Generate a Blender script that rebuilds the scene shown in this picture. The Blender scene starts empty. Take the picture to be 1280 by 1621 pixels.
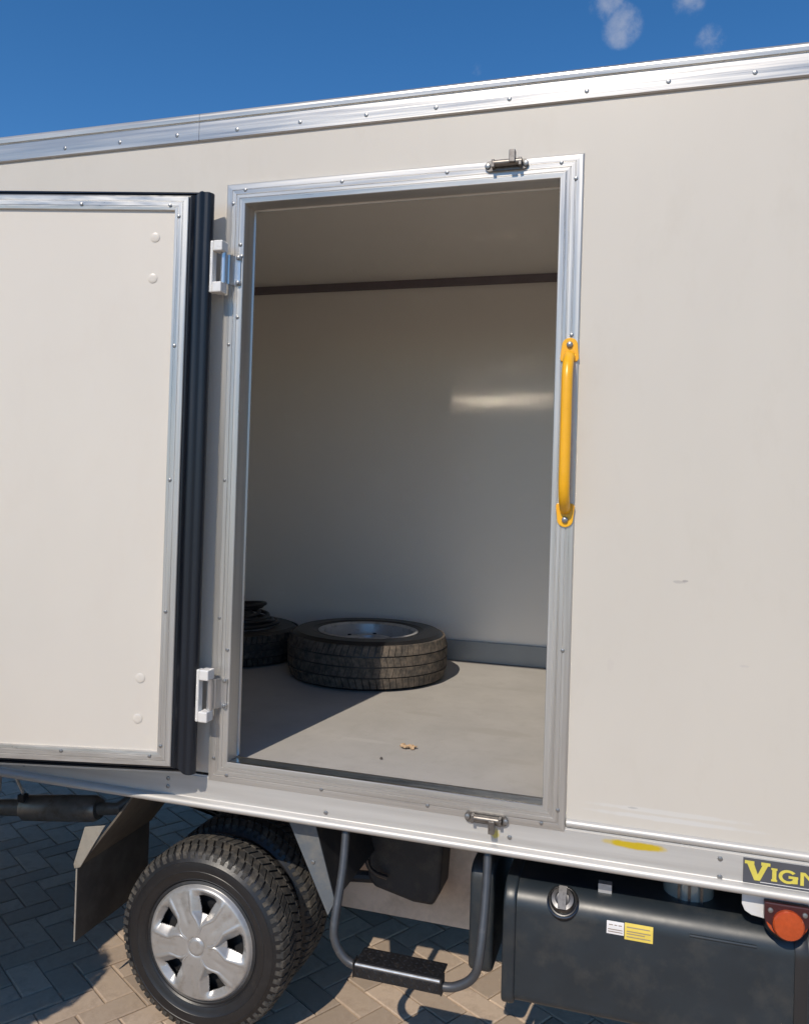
import bpy, bmesh, math, random
from mathutils import Vector, Matrix, noise as mnoise

random.seed(7)
S = bpy.context.scene
COL = S.collection
R = math.radians

# ------------------------------------------------------------------ camera
cam_d = bpy.data.cameras.new('camera')
cam = bpy.data.objects.new('camera', cam_d)
COL.objects.link(cam)
S.camera = cam
cam_d.sensor_fit = 'HORIZONTAL'
cam_d.sensor_width = 36.0
cam_d.lens = 36.085
cam_d.shift_y = -0.0332
cam_d.clip_start = 0.05
cam_d.clip_end = 2000
right = Vector((0.95786831, 0.28560662, 0.03028473))
up = -Vector((0.02630404, 0.01776453, -0.99949613))
back = -Vector((-0.28600071, 0.95818228, 0.00950347))
cam.matrix_world = Matrix(((right.x, up.x, back.x, 0.0),
                           (right.y, up.y, back.y, -2.5),
                           (right.z, up.z, back.z, 1.915),
                           (0, 0, 0, 1)))

# ------------------------------------------------------------------ sky and sun
SUN = Vector((0.14, 1.0, -0.95)).normalized()      # direction the light travels
elev = math.asin(-SUN.z)
world = bpy.data.worlds.new('World')
S.world = world
world.use_nodes = True
nt = world.node_tree
for n in list(nt.nodes):
    nt.nodes.remove(n)
def wn(t, **kw):
    n = nt.nodes.new(t)
    for k, v in kw.items():
        setattr(n, k, v)
    return n
out = wn('ShaderNodeOutputWorld')
bg = wn('ShaderNodeBackground')
sky = wn('ShaderNodeTexSky', sky_type='NISHITA', sun_disc=False)
sky.sun_elevation = elev
sky.sun_rotation = math.atan2(-SUN.x, -SUN.y)
sky.altitude = 1500
sky.air_density = 1.0
sky.dust_density = 0.15
sky.ozone_density = 3.0
bg.inputs['Strength'].default_value = 0.128
tc = wn('ShaderNodeTexCoord')
nz = wn('ShaderNodeTexNoise')
nz.inputs['Scale'].default_value = 26
nz.inputs['Detail'].default_value = 7
nz.inputs['Roughness'].default_value = 0.62
nt.links.new(tc.outputs['Generated'], nz.inputs['Vector'])
# small fair-weather puffs: soft blobs broken up by noise
prev = None
for (c, rad, a) in (((-0.039, 0.868, 0.496), 0.022, 1.0), ((-0.053, 0.858, 0.512), 0.02, 0.8),
                    ((0.027, 0.862, 0.510), 0.019, 0.7), ((0.051, 0.879, 0.473), 0.018, 0.55),
                    ((-0.189, 0.864, 0.467), 0.011, 0.45), ((0.22, 0.86, 0.46), 0.03, 1.0),
                    ((-0.9, 0.2, 0.4), 0.04, 1.0), ((-0.5, -0.7, 0.5), 0.06, 1.0), ((0.6, -0.6, 0.5), 0.05, 1.0)):
    d = wn('ShaderNodeVectorMath', operation='DISTANCE')
    d.inputs[1].default_value = Vector(c).normalized()
    nt.links.new(tc.outputs['Generated'], d.inputs[0])
    m = wn('ShaderNodeMapRange')
    m.inputs['From Min'].default_value = rad * 1.3
    m.inputs['From Max'].default_value = 0
    m.inputs['To Max'].default_value = a
    nt.links.new(d.outputs['Value'], m.inputs['Value'])
    if prev is None:
        prev = m.outputs[0]
    else:
        ad = wn('ShaderNodeMath', operation='MAXIMUM')
        nt.links.new(prev, ad.inputs[0]); nt.links.new(m.outputs[0], ad.inputs[1])
        prev = ad.outputs[0]
nm = wn('ShaderNodeMath', operation='MULTIPLY_ADD')
nm.inputs[1].default_value = 2.6; nm.inputs[2].default_value = -1.3
nt.links.new(nz.outputs['Fac'], nm.inputs[0])
ad = wn('ShaderNodeMath', operation='ADD')
nt.links.new(prev, ad.inputs[0]); nt.links.new(nm.outputs[0], ad.inputs[1])
ml = wn('ShaderNodeMath', operation='MULTIPLY')
pw = wn('ShaderNodeMapRange', interpolation_type='SMOOTHSTEP')
pw.inputs['From Max'].default_value = 0.3
nt.links.new(prev, pw.inputs['Value'])
nt.links.new(ad.outputs[0], ml.inputs[0]); nt.links.new(pw.outputs[0], ml.inputs[1])
mr = wn('ShaderNodeMapRange', interpolation_type='SMOOTHSTEP')
mr.inputs['From Min'].default_value = 0.1
mr.inputs['From Max'].default_value = 1.1
mr.inputs['To Max'].default_value = 0.5
nt.links.new(ml.outputs[0], mr.inputs['Value'])
hs = wn('ShaderNodeHueSaturation')
hs.inputs['Saturation'].default_value = 1.27
hs.inputs['Value'].default_value = 1.0
nt.links.new(sky.outputs[0], hs.inputs['Color'])
mx = wn('ShaderNodeMix', data_type='RGBA')
mx.inputs['B'].default_value = (3.6, 3.8, 4.4, 1)
nt.links.new(mr.outputs[0], mx.inputs['Factor'])
nt.links.new(hs.outputs[0], mx.inputs['A'])
nt.links.new(mx.outputs['Result'], bg.inputs['Color'])
nt.links.new(bg.outputs[0], out.inputs['Surface'])

sun_d = bpy.data.lights.new('sun', 'SUN')
sun_d.energy = 3.5
sun_d.angle = R(0.53)
sun_d.color = (1.0, 0.90, 0.765)
sun = bpy.data.objects.new('sun', sun_d)
COL.objects.link(sun)
sun.rotation_mode = 'QUATERNION'
sun.rotation_quaternion = SUN.to_track_quat('-Z', 'Y')
sun.location = (-1, -8, 9)

vs = S.view_settings
S.display_settings.display_device = 'sRGB'
vs.view_transform = 'Standard'
vs.look = 'None'
vs.gamma = 1
vs.exposure = 0.12
cy = S.cycles
cy.use_denoising = True
cy.max_bounces = 8
cy.diffuse_bounces = 5
cy.glossy_bounces = 4
cy.caustics_reflective = True
cy.blur_glossy = 0.0
cy.sample_clamp_indirect = 0.0
try:
    cy.use_guiding = True
except Exception:
    pass

# ------------------------------------------------------------------ materials
def mat(name, col, rough=0.5, metal=0.0, var=0.0, vscale=8.0, bump=0.0, bscale=60.0,
        stretch=(1, 1, 1), rvar=0.0, spec=0.5, coat=0.0, rnd=0.0, dirt=None):
    m = bpy.data.materials.new(name)
    m.use_nodes = True
    t = m.node_tree
    b = t.nodes['Principled BSDF']
    b.inputs['Base Color'].default_value = (*col, 1)
    b.inputs['Roughness'].default_value = rough
    b.inputs['Metallic'].default_value = metal
    b.inputs['Specular IOR Level'].default_value = spec
    b.inputs['Coat Weight'].default_value = coat
    co = t.nodes.new('ShaderNodeTexCoord')
    mp = t.nodes.new('ShaderNodeMapping')
    mp.inputs['Scale'].default_value = stretch
    t.links.new(co.outputs['Object'], mp.inputs['Vector'])
    n1 = t.nodes.new('ShaderNodeTexNoise')
    n1.inputs['Scale'].default_value = vscale
    n1.inputs['Detail'].default_value = 4
    n1.inputs['Roughness'].default_value = 0.6
    t.links.new(mp.outputs[0], n1.inputs['Vector'])
    last = None
    if var or rnd:
        h = t.nodes.new('ShaderNodeHueSaturation')
        h.inputs['Color'].default_value = (*col, 1)
        r = t.nodes.new('ShaderNodeMapRange')
        r.inputs['From Min'].default_value = 0.25
        r.inputs['From Max'].default_value = 0.75
        r.inputs['To Min'].default_value = 1 - var
        r.inputs['To Max'].default_value = 1 + var
        t.links.new(n1.outputs['Fac'], r.inputs['Value'])
        vout = r.outputs[0]
        if rnd:
            oi = t.nodes.new('ShaderNodeObjectInfo')
            r2 = t.nodes.new('ShaderNodeMapRange')
            r2.inputs['To Min'].default_value = 1 - rnd
            r2.inputs['To Max'].default_value = 1 + rnd
            t.links.new(oi.outputs['Random'], r2.inputs['Value'])
            mu = t.nodes.new('ShaderNodeMath'); mu.operation = 'MULTIPLY'
            t.links.new(vout, mu.inputs[0]); t.links.new(r2.outputs[0], mu.inputs[1])
            vout = mu.outputs[0]
        t.links.new(vout, h.inputs['Value'])
        t.links.new(h.outputs[0], b.inputs['Base Color'])
        last = h.outputs[0]
    if dirt:
        dcol, dscale, lo, hi = dirt
        n3 = t.nodes.new('ShaderNodeTexNoise')
        n3.inputs['Scale'].default_value = dscale
        n3.inputs['Detail'].default_value = 5
        n3.inputs['Roughness'].default_value = 0.7
        t.links.new(mp.outputs[0], n3.inputs['Vector'])
        r3 = t.nodes.new('ShaderNodeMapRange')
        r3.inputs['From Min'].default_value = lo
        r3.inputs['From Max'].default_value = hi
        t.links.new(n3.outputs['Fac'], r3.inputs['Value'])
        x = t.nodes.new('ShaderNodeMix'); x.data_type = 'RGBA'
        t.links.new(r3.outputs[0], x.inputs['Factor'])
        if last is not None:
            t.links.new(last, x.inputs['A'])
        else:
            x.inputs['A'].default_value = (*col, 1)
        x.inputs['B'].default_value = (*dcol, 1)
        t.links.new(x.outputs['Result'], b.inputs['Base Color'])
        last = x.outputs['Result']
    if rvar:
        r = t.nodes.new('ShaderNodeMapRange')
        r.inputs['From Min'].default_value = 0.3
        r.inputs['From Max'].default_value = 0.7
        r.inputs['To Min'].default_value = max(0.02, rough - rvar)
        r.inputs['To Max'].default_value = min(1, rough + rvar)
        t.links.new(n1.outputs['Fac'], r.inputs['Value'])
        t.links.new(r.outputs[0], b.inputs['Roughness'])
    if bump:
        n2 = t.nodes.new('ShaderNodeTexNoise')
        n2.inputs['Scale'].default_value = bscale
        n2.inputs['Detail'].default_value = 2
        t.links.new(mp.outputs[0], n2.inputs['Vector'])
        bp = t.nodes.new('ShaderNodeBump')
        bp.inputs['Strength'].default_value = bump
        bp.inputs['Distance'].default_value = 0.002
        t.links.new(n2.outputs['Fac'], bp.inputs['Height'])
        t.links.new(bp.outputs[0], b.inputs['Normal'])
    return m

def stain(m, spots):
    """Adds marks with a shape of their own: (centre, half sizes, colour, strength, noise scale) in metres."""
    t = m.node_tree
    b = t.nodes['Principled BSDF']
    co = t.nodes.new('ShaderNodeTexCoord')
    src = b.inputs['Base Color'].links[0].from_socket if b.inputs['Base Color'].links else None
    shared = {}
    for (c, hsz, col, stg, ns) in spots:
        mp = t.nodes.new('ShaderNodeMapping')
        mp.vector_type = 'TEXTURE'
        mp.inputs['Location'].default_value = c
        mp.inputs['Scale'].default_value = hsz
        t.links.new(co.outputs['Object'], mp.inputs['Vector'])
        ln = t.nodes.new('ShaderNodeVectorMath'); ln.operation = 'LENGTH'
        t.links.new(mp.outputs[0], ln.inputs[0])
        ns = 24 if ns < 40 else 80
        if ns not in shared:
            nn = t.nodes.new('ShaderNodeTexNoise')
            nn.inputs['Scale'].default_value = ns
            nn.inputs['Detail'].default_value = 3
            t.links.new(co.outputs['Object'], nn.inputs['Vector'])
            shared[ns] = nn
        nn = shared[ns]
        ad = t.nodes.new('ShaderNodeMath'); ad.operation = 'ADD'
        t.links.new(ln.outputs['Value'], ad.inputs[0]); t.links.new(nn.outputs['Fac'], ad.inputs[1])
        mr = t.nodes.new('ShaderNodeMapRange')
        mr.inputs['From Min'].default_value = 1.55
        mr.inputs['From Max'].default_value = 1.15
        mr.inputs['To Max'].default_value = stg
        t.links.new(ad.outputs[0], mr.inputs['Value'])
        x = t.nodes.new('ShaderNodeMix'); x.data_type = 'RGBA'
        t.links.new(mr.outputs[0], x.inputs['Factor'])
        if src is None:
            x.inputs['A'].default_value = b.inputs['Base Color'].default_value
        else:
            t.links.new(src, x.inputs['A'])
        x.inputs['B'].default_value = (*col, 1)
        src = x.outputs['Result']
    t.links.new(src, b.inputs['Base Color'])

GEL = (0.545, 0.508, 0.452)
M = {}
M['gel'] = mat('cream_gelcoat', GEL, 0.36, var=0.03, vscale=2.0, bump=0.5, bscale=1.6, spec=0.45, stretch=(1.0, 1, 0.45),
               dirt=((0.50, 0.46, 0.40), 7, 0.54, 1.0))
stain(M['gel'], [((0.099, 0, 1.679), (0.020, 1, 0.005), (0.36, 0.335, 0.32), 0.6, 60),
                 ((0.115, 0, 1.683), (0.009, 1, 0.0035), (0.26, 0.24, 0.24), 0.6, 90),
                 ((-0.014, 0, 1.006), (0.016, 1, 0.003), (0.2, 0.19, 0.18), 0.8, 140),
                 ((0.28, 0, 1.45), (0.014, 1, 0.004), (0.45, 0.42, 0.4), 0.5, 90),
                 ((-0.09, 0, 1.42), (0.012, 1, 0.02), (0.5, 0.46, 0.42), 0.4, 60),
                 ((0.08, 0, 1.004), (0.24, 1, 0.008), (0.60, 0.595, 0.58), 0.5, 14),
                 ((0.10, 0, 0.984), (0.25, 1, 0.008), (0.60, 0.60, 0.595), 0.5, 14)])
M['inwall'] = mat('inner_gelcoat', (0.90, 0.85, 0.775), 0.30, var=0.03, vscale=1.2, spec=0.5)
M['doorskin'] = mat('door_panel_gelcoat', (0.62, 0.575, 0.512), 0.36, var=0.03, vscale=2.0, bump=0.5, bscale=1.6, spec=0.45, stretch=(1.0, 1, 0.45),
                    dirt=((0.60, 0.545, 0.48), 6, 0.54, 1.0))
M['alu_x'] = mat('aluminium_brushed_lengthwise', (0.50, 0.485, 0.46), 0.36, 0.66, var=0.20, vscale=30, bump=0.10, bscale=90, stretch=(0.04, 1, 2), rvar=0.10)
M['alu_z'] = mat('aluminium_brushed_upright', (0.50, 0.485, 0.46), 0.36, 0.66, var=0.20, vscale=30, bump=0.10, bscale=90, stretch=(2, 1, 0.04), rvar=0.10)
M['sill'] = mat('worn_sill_aluminium', (0.80, 0.78, 0.75), 0.07, 1.0, var=0.12, vscale=30, stretch=(0.25, 1, 1), rvar=0.04, bump=0.05, bscale=30,
                dirt=((0.30, 0.29, 0.28), 20, 0.5, 0.75))
M['railalu'] = mat('bottom_rail_aluminium', (0.53, 0.515, 0.49), 0.52, 0.40, var=0.10, vscale=24, bump=0.06, bscale=70, stretch=(0.05, 1, 1.5), rvar=0.08)
stain(M['railalu'], [((-0.002, -0.008, 0.899), (0.105, 1, 0.0125), (0.62, 0.45, 0.02), 1.0, 26),
                     ((-0.418, -0.008, 0.872), (0.014, 1, 0.016), (0.5, 0.42, 0.04), 0.8, 60)])
M['screw'] = mat('screw_steel', (0.30, 0.30, 0.30), 0.38, 0.8)
M['rubber'] = mat('black_rubber_seal', (0.010, 0.014, 0.022), 0.36, var=0.2, vscale=6, stretch=(4, 4, 0.3), rvar=0.1)
M['hinge'] = mat('white_coated_hinge', (0.70, 0.69, 0.67), 0.35, 0.1, var=0.06, vscale=25, dirt=((0.4, 0.38, 0.35), 30, 0.6, 0.85))
M['zinc'] = mat('zinc_pin', (0.62, 0.62, 0.62), 0.28, 0.9)
M['latch'] = mat('dull_latch_steel', (0.20, 0.185, 0.17), 0.42, 0.75, var=0.25, vscale=60, dirt=((0.1, 0.08, 0.07), 50, 0.5, 0.8))
M['yellow'] = mat('yellow_handle_paint', (0.80, 0.40, 0.012), 0.32, var=0.05, vscale=18, spec=0.5, dirt=((0.5, 0.24, 0.02), 40, 0.64, 0.9))
M['floor'] = mat('grey_cargo_floor_paint', (0.425, 0.405, 0.378), 0.55, var=0.08, vscale=5, bump=0.12, bscale=120,
                 dirt=((0.36, 0.34, 0.31), 12, 0.52, 0.9))
stain(M['floor'], [((-0.55, 0.75, 0.97), (0.16, 0.05, 1), (0.36, 0.335, 0.30), 0.45, 16), ((-0.9, 0.9, 0.97), (0.1, 0.03, 1), (0.36, 0.335, 0.30), 0.45, 20),
                   ((-0.42, 0.42, 0.97), (0.09, 0.03, 1), (0.37, 0.345, 0.31), 0.45, 22), ((-0.62, 1.5, 0.97), (0.2, 0.03, 1), (0.37, 0.35, 0.32), 0.4, 20),
                   ((-1.0, 0.45, 0.97), (0.12, 0.02, 1), (0.5, 0.48, 0.45), 0.5, 25)])
M['kick'] = mat('shaded_floor_grey', (0.30, 0.32, 0.33), 0.5, var=0.06, vscale=6)  # floor grey made darker: the kick board's shade is put into its colour
M['cornice'] = mat('dark_cornice_strip', (0.17, 0.14, 0.15), 0.5, var=0.1, vscale=10)
M['tyre'] = mat('tyre_rubber', (0.012, 0.012, 0.0135), 0.40, var=0.25, vscale=20, bump=0.1, bscale=150, dirt=((0.04, 0.036, 0.031), 16, 0.58, 0.9))
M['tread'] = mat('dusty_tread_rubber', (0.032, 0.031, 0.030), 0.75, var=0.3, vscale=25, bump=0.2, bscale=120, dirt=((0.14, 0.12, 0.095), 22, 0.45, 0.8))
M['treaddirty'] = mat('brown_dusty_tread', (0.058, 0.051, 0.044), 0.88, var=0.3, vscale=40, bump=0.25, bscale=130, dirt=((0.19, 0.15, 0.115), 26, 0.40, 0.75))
M['hub'] = mat('silver_wheel_cover', (0.40, 0.393, 0.385), 0.34, 0.5, var=0.05, vscale=14, dirt=((0.24, 0.22, 0.195), 24, 0.52, 0.85))
M['rim'] = mat('grey_steel_rim', (0.50, 0.50, 0.50), 0.40, 0.45, var=0.1, vscale=12, dirt=((0.16, 0.13, 0.1), 18, 0.52, 0.8))
M['chassis'] = mat('chassis_black_paint', (0.018, 0.019, 0.022), 0.55, var=0.3, vscale=8, dirt=((0.06, 0.052, 0.043), 9, 0.5, 0.8))
M['tank'] = mat('slate_grey_tank', (0.017, 0.024, 0.031), 0.40, var=0.15, vscale=6, bump=0.06, bscale=40, dirt=((0.060, 0.058, 0.053), 7, 0.48, 0.9), rvar=0.06)
M['tube'] = mat('grey_step_tube', (0.075, 0.078, 0.085), 0.40, 0.45, var=0.15, vscale=30, dirt=((0.2, 0.18, 0.16), 30, 0.6, 0.85))
M['tread_plate'] = mat('black_chequer_plate', (0.022, 0.022, 0.024), 0.38, 0.4, var=0.3, vscale=40, bump=0.3, bscale=120, dirt=((0.13, 0.10, 0.075), 35, 0.58, 0.82))
M['wornsteel'] = mat('bare_worn_steel', (0.70, 0.68, 0.65), 0.35, 0.75, var=0.2, vscale=60)
M['fender'] = mat('fender_grey_sheet', (0.10, 0.115, 0.13), 0.5, var=0.15, vscale=9, dirt=((0.22, 0.20, 0.17), 10, 0.5, 0.85))
M['flap'] = mat('dusty_mud_flap', (0.075, 0.064, 0.053), 0.8, var=0.2, vscale=8, dirt=((0.14, 0.12, 0.095), 7, 0.45, 0.8))
M['bracket'] = mat('galvanised_bracket', (0.42, 0.39, 0.34), 0.5, 0.4, var=0.2, vscale=20, dirt=((0.25, 0.21, 0.16), 20, 0.5, 0.8))
M['muffler'] = mat('dull_exhaust_steel', (0.24, 0.235, 0.22), 0.42, 0.6, var=0.25, vscale=10, dirt=((0.13, 0.09, 0.06), 14, 0.5, 0.8))
M['tan'] = mat('pale_beige_paint', (0.66, 0.53, 0.42), 0.75, var=0.1, vscale=5, dirt=((0.40, 0.31, 0.23), 6, 0.5, 0.85))
M['chrome'] = mat('chrome', (0.13, 0.13, 0.135), 0.28, 1.0, var=0.4, vscale=60, dirt=((0.05, 0.05, 0.05), 60, 0.55, 0.7))
M['capblack'] = mat('black_plastic', (0.02, 0.02, 0.022), 0.35)
M['white_label'] = mat('white_label', (0.72, 0.70, 0.70), 0.5)
M['yellow_label'] = mat('yellow_label', (0.72, 0.55, 0.10), 0.5, var=0.06, vscale=60)
M['ink'] = mat('label_ink', (0.28, 0.22, 0.18), 0.6)
M['sign'] = mat('dark_slate_plate', (0.075, 0.078, 0.09), 0.4, var=0.1, vscale=20)
M['letter'] = mat('yellow_lettering', (0.62, 0.53, 0.09), 0.45, var=0.08, vscale=60)
M['lampred'] = mat('maroon_lamp_base', (0.045, 0.010, 0.012), 0.35)
M['lens'] = mat('orange_reflector', (0.42, 0.06, 0.010), 0.2, var=0.12, vscale=90, coat=0.6)
M['lamp_white'] = mat('white_bracket_paint', (0.6, 0.6, 0.6), 0.4, var=0.06, vscale=20)
M['paver'] = mat('tan_paver', (0.43, 0.335, 0.25), 0.85, var=0.14, vscale=10, bump=0.35, bscale=130, rnd=0.22, dirt=((0.27, 0.20, 0.145), 9, 0.48, 0.8))
M['sand'] = mat('paver_joint_sand', (0.36, 0.28, 0.20), 0.95, var=0.2, vscale=30)
M['leaf'] = mat('shrub_leaf', (0.05, 0.09, 0.03), 0.5, var=0.3, vscale=8)
M['bark'] = mat('bark', (0.10, 0.075, 0.05), 0.9, var=0.2, vscale=12)
M['pot'] = mat('terracotta', (0.40, 0.19, 0.11), 0.8, var=0.1, vscale=12)
M['paper'] = mat('dry_brown_scrap', (0.50, 0.34, 0.20), 0.8, var=0.25, vscale=40, dirt=((0.12, 0.08, 0.05), 60, 0.55, 0.75))
M['crumb'] = mat('dark_pebble', (0.08, 0.07, 0.06), 0.8)
M['glass'] = mat('clear_lamp_plastic', (0.30, 0.34, 0.34), 0.12, 0.3, spec=0.8)

# ------------------------------------------------------------------ mesh helpers
class MB:
    def __init__(s):
        s.v = []; s.f = []
    def add(s, vs, fs):
        o = len(s.v)
        s.v += [tuple(p) for p in vs]
        s.f += [tuple(i + o for i in f) for f in fs]
        return s
    def box(s, a, b):
        x0, y0, z0 = a; x1, y1, z1 = b
        return s.add([(x0, y0, z0), (x1, y0, z0), (x1, y1, z0), (x0, y1, z0), (x0, y0, z1), (x1, y0, z1), (x1, y1, z1), (x0, y1, z1)],
                     [(0, 3, 2, 1), (4, 5, 6, 7), (0, 1, 5, 4), (1, 2, 6, 5), (2, 3, 7, 6), (3, 0, 4, 7)])
    def sweep_x(s, prof, x0, x1, closed=True, n=1):
        """profile of (y, z) swept along x, ends capped"""
        k = len(prof)
        vs = []
        for i in range(n + 1):
            x = x0 + (x1 - x0) * i / n
            vs += [(x, p[0], p[1]) for p in prof]
        fs = []
        for i in range(n):
            for j in range(k if closed else k - 1):
                a = i * k + j; b = i * k + (j + 1) % k
                fs.append((a, b, b + k, a + k))
        if closed:
            fs.append(tuple(range(k - 1, -1, -1))); fs.append(tuple(n * k + j for j in range(k)))
        return s.add(vs, fs)
    def prism(s, poly, axis, a, b):
        """polygon extruded along axis (0 x, 1 y, 2 z)"""
        k = len(poly)
        def P(p, h):
            q = list(p); q.insert(axis, h); return tuple(q)
        vs = [P(p, a) for p in poly] + [P(p, b) for p in poly]
        fs = [tuple(range(k - 1, -1, -1)), tuple(range(k, 2 * k))]
        fs += [(i, (i + 1) % k, k + (i + 1) % k, k + i) for i in range(k)]
        return s.add(vs, fs)
    def tube(s, pts, r, n=14, cap=True, closed=False):
        pts = [Vector(p) for p in pts]
        k = len(pts)
        vs = []; fs = []
        prevn = None
        for i, p in enumerate(pts):
            if closed:
                t = (pts[(i + 1) % k] - pts[i - 1]).normalized()
            else:
                t = (pts[min(i + 1, k - 1)] - pts[max(i - 1, 0)]).normalized()
            if prevn is None:
                a = Vector((0, 0, 1)) if abs(t.z) < 0.9 else Vector((1, 0, 0))
                nn = t.cross(a).normalized()
            else:
                nn = (prevn - t * prevn.dot(t)).normalized()
            prevn = nn
            bb = t.cross(nn)
            rr = r[i] if isinstance(r, (list, tuple)) else r
            for j in range(n):
                an = 2 * math.pi * j / n
                vs.append(p + nn * (rr * math.cos(an)) + bb * (rr * math.sin(an)))
        for i in range(k if closed else k - 1):
            for j in range(n):
                a = i * n + j; b = i * n + (j + 1) % n
                c = ((i + 1) % k) * n
                fs.append((a, b, c + (j + 1) % n, c + j))
        if cap and not closed:
            fs.append(tuple(range(n - 1, -1, -1))); fs.append(tuple((k - 1) * n + j for j in range(n)))
        return s.add(vs, fs)
    def lathe(s, prof, c, axis='y', n=64, cap0=False, cap1=False):
        """profile (radius, along axis) revolved"""
        k = len(prof)
        vs = []
        for j in range(n):
            an = 2 * math.pi * j / n
            ca, sa = math.cos(an), math.sin(an)
            for r, h in prof:
                if axis == 'y':
                    vs.append((c[0] + r * ca, c[1] + h, c[2] + r * sa))
                elif axis == 'z':
                    vs.append((c[0] + r * ca, c[1] + r * sa, c[2] + h))
                else:
                    vs.append((c[0] + h, c[1] + r * ca, c[2] + r * sa))
        fs = []
        for j in range(n):
            q = ((j + 1) % n) * k
            for i in range(k - 1):
                fs.append((j * k + i, j * k + i + 1, q + i + 1, q + i))
        if cap0: fs.append(tuple(j * k for j in range(n)))
        if cap1: fs.append(tuple(j * k + k - 1 for j in range(n)))
        return s.add(vs, fs)
    def mesh(s, name, m, smooth=False, bevel=0.0, seg=2):
        me = bpy.data.meshes.new(name)
        me.from_pydata(s.v, [], s.f)
        bm = bmesh.new(); bm.from_mesh(me)
        bmesh.ops.recalc_face_normals(bm, faces=bm.faces)
        if bevel:
            es = [e for e in bm.edges if len(e.link_faces) == 2 and e.calc_face_angle(0) > 0.6]
            bmesh.ops.bevel(bm, geom=es, offset=bevel, segments=seg, affect='EDGES', profile=0.5, clamp_overlap=True)
        bm.to_mesh(me); bm.free()
        if isinstance(m, str):
            m = M[m]
        me.materials.append(m)
        if smooth:
            for p in me.polygons: p.use_smooth = True
            try:
                me.set_sharp_from_angle(angle=R(35))
            except Exception:
                pass
        return me
    def build(s, name, m, parent=None, smooth=False, bevel=0.0, seg=2, loc=None):
        return link(name, s.mesh(name, m, smooth, bevel, seg), parent, loc)

def link(name, me, parent=None, loc=None, rot=None):
    o = bpy.data.objects.new(name, me)
    COL.objects.link(o)
    if parent is not None:
        o.parent = parent
    if loc is not None:
        o.location = loc
    if rot is not None:
        o.rotation_euler = rot
    return o

def thing(name, label, cat, group=None, loc=(0, 0, 0)):
    o = bpy.data.objects.new(name, None)
    COL.objects.link(o)
    o.empty_display_size = 0.1
    o.location = loc
    o['label'] = label; o['category'] = cat
    if group: o['group'] = group
    return o

def tag(o, label, cat, group=None):
    o['label'] = label; o['category'] = cat
    if group: o['group'] = group
    return o

def arc(c, r, a0, a1, n=8):
    return [(c[0] + r * math.cos(R(a0 + (a1 - a0) * i / n)), c[1] + r * math.sin(R(a0 + (a1 - a0) * i / n))) for i in range(n + 1)]

def smooth_path(P, n=6):
    P = [Vector(p) for p in P]
    res = []
    for i in range(len(P) - 1):
        p0 = P[max(i - 1, 0)]; p1 = P[i]; p2 = P[i + 1]; p3 = P[min(i + 2, len(P) - 1)]
        for k in range(n):
            t = k / n
            res.append(0.5 * ((2 * p1) + (p2 - p0) * t + (2 * p0 - 5 * p1 + 4 * p2 - p3) * t * t + (3 * p1 - p0 - 3 * p2 + p3) * t ** 3))
    res.append(P[-1])
    return res
# ------------------------------------------------------------------ the ground
gm = MB()
gm.add([(-300, -300, -0.0075), (300, -300, -0.0075), (300, 300, -0.0075), (-300, 300, -0.0075)], [(0, 1, 2, 3)])
ground = gm.build('paved_ground', 'sand')
ground['kind'] = 'structure'
L0, W0 = 0.222, 0.111
gap = 0.0024
def brick_mesh(i):
    hx, hy, c = L0 / 2 - gap, W0 / 2 - gap, 0.0045
    rr = random.Random(i)
    j = lambda: rr.uniform(-0.0012, 0.0012)
    b = MB()
    vs = []
    for z, ins in ((-0.03, 0), (-0.0035, 0), (0.0, c)):
        for sx, sy in ((-1, -1), (1, -1), (1, 1), (-1, 1)):
            vs.append((sx * (hx - ins) + j(), sy * (hy - ins) + j(), z + (j() * 0.5 if z > -0.02 else 0)))
    fs = [(8, 9, 10, 11)]
    for k in (0, 4):
        for q in range(4):
            fs.append((k + q, k + (q + 1) % 4, k + 4 + (q + 1) % 4, k + 4 + q))
    b.add(vs, fs)
    return b
BR = [brick_mesh(i).mesh('brick', 'paver') for i in range(6)]
ang = R(-31)
ca, sa = math.cos(ang), math.sin(ang)
cells = []
for a in range(-90, 90):
    for b2 in range(-45, 45):
        for kind in (0, 1):
            gx, gy = a + 2 * b2, -a + 2 * b2
            px, py, rot = ((gx + 1, gy + 0.5, 0) if kind == 0 else (gx + 2.5, gy + 1, math.pi / 2))
            px *= W0; py *= -W0
            X = -2.679 + px * ca - py * sa
            Y = 0.448 + px * sa + py * ca
            if -6 < X < 3.4 and -4.5 < Y < 4.6:
                cells.append((X, Y, rot))
def seen(x, y):
    # rank: what the photograph shows nearest first (left strip and the gap by the step)
    d = math.hypot(x, y + 2.5)
    if -2.9 < x < -1.55 and -0.25 < y < 1.5: return d
    if -1.3 < x < -0.2 and -0.05 < y < 1.5: return d
    if -3.6 < x < -2.0 and 0.2 < y < 2.0: return d + 1
    return 50 + d
cells.sort(key=lambda q: seen(q[0], q[1]))
rb = random.Random(3)
for (x, y, r) in cells[:300]:
    o = link('brick', BR[rb.randrange(6)], ground, (x, y, rb.uniform(-0.0015, 0.0012)),
             (rb.uniform(-0.008, 0.008), rb.uniform(-0.008, 0.008), ang + r + rb.uniform(-0.01, 0.01)))
rest = MB()
for (x, y, r) in cells[300:]:
    me = BR[rb.randrange(6)]
    mt = Matrix.Translation((x, y, rb.uniform(-0.0015, 0.001))) @ Matrix.Rotation(ang + r, 4, 'Z')
    rest.add([mt @ v.co for v in me.vertices], [tuple(p.vertices) for p in me.polygons])
ro = rest.build('paving_bricks', 'paver', ground)
ro['kind'] = 'stuff'

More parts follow.
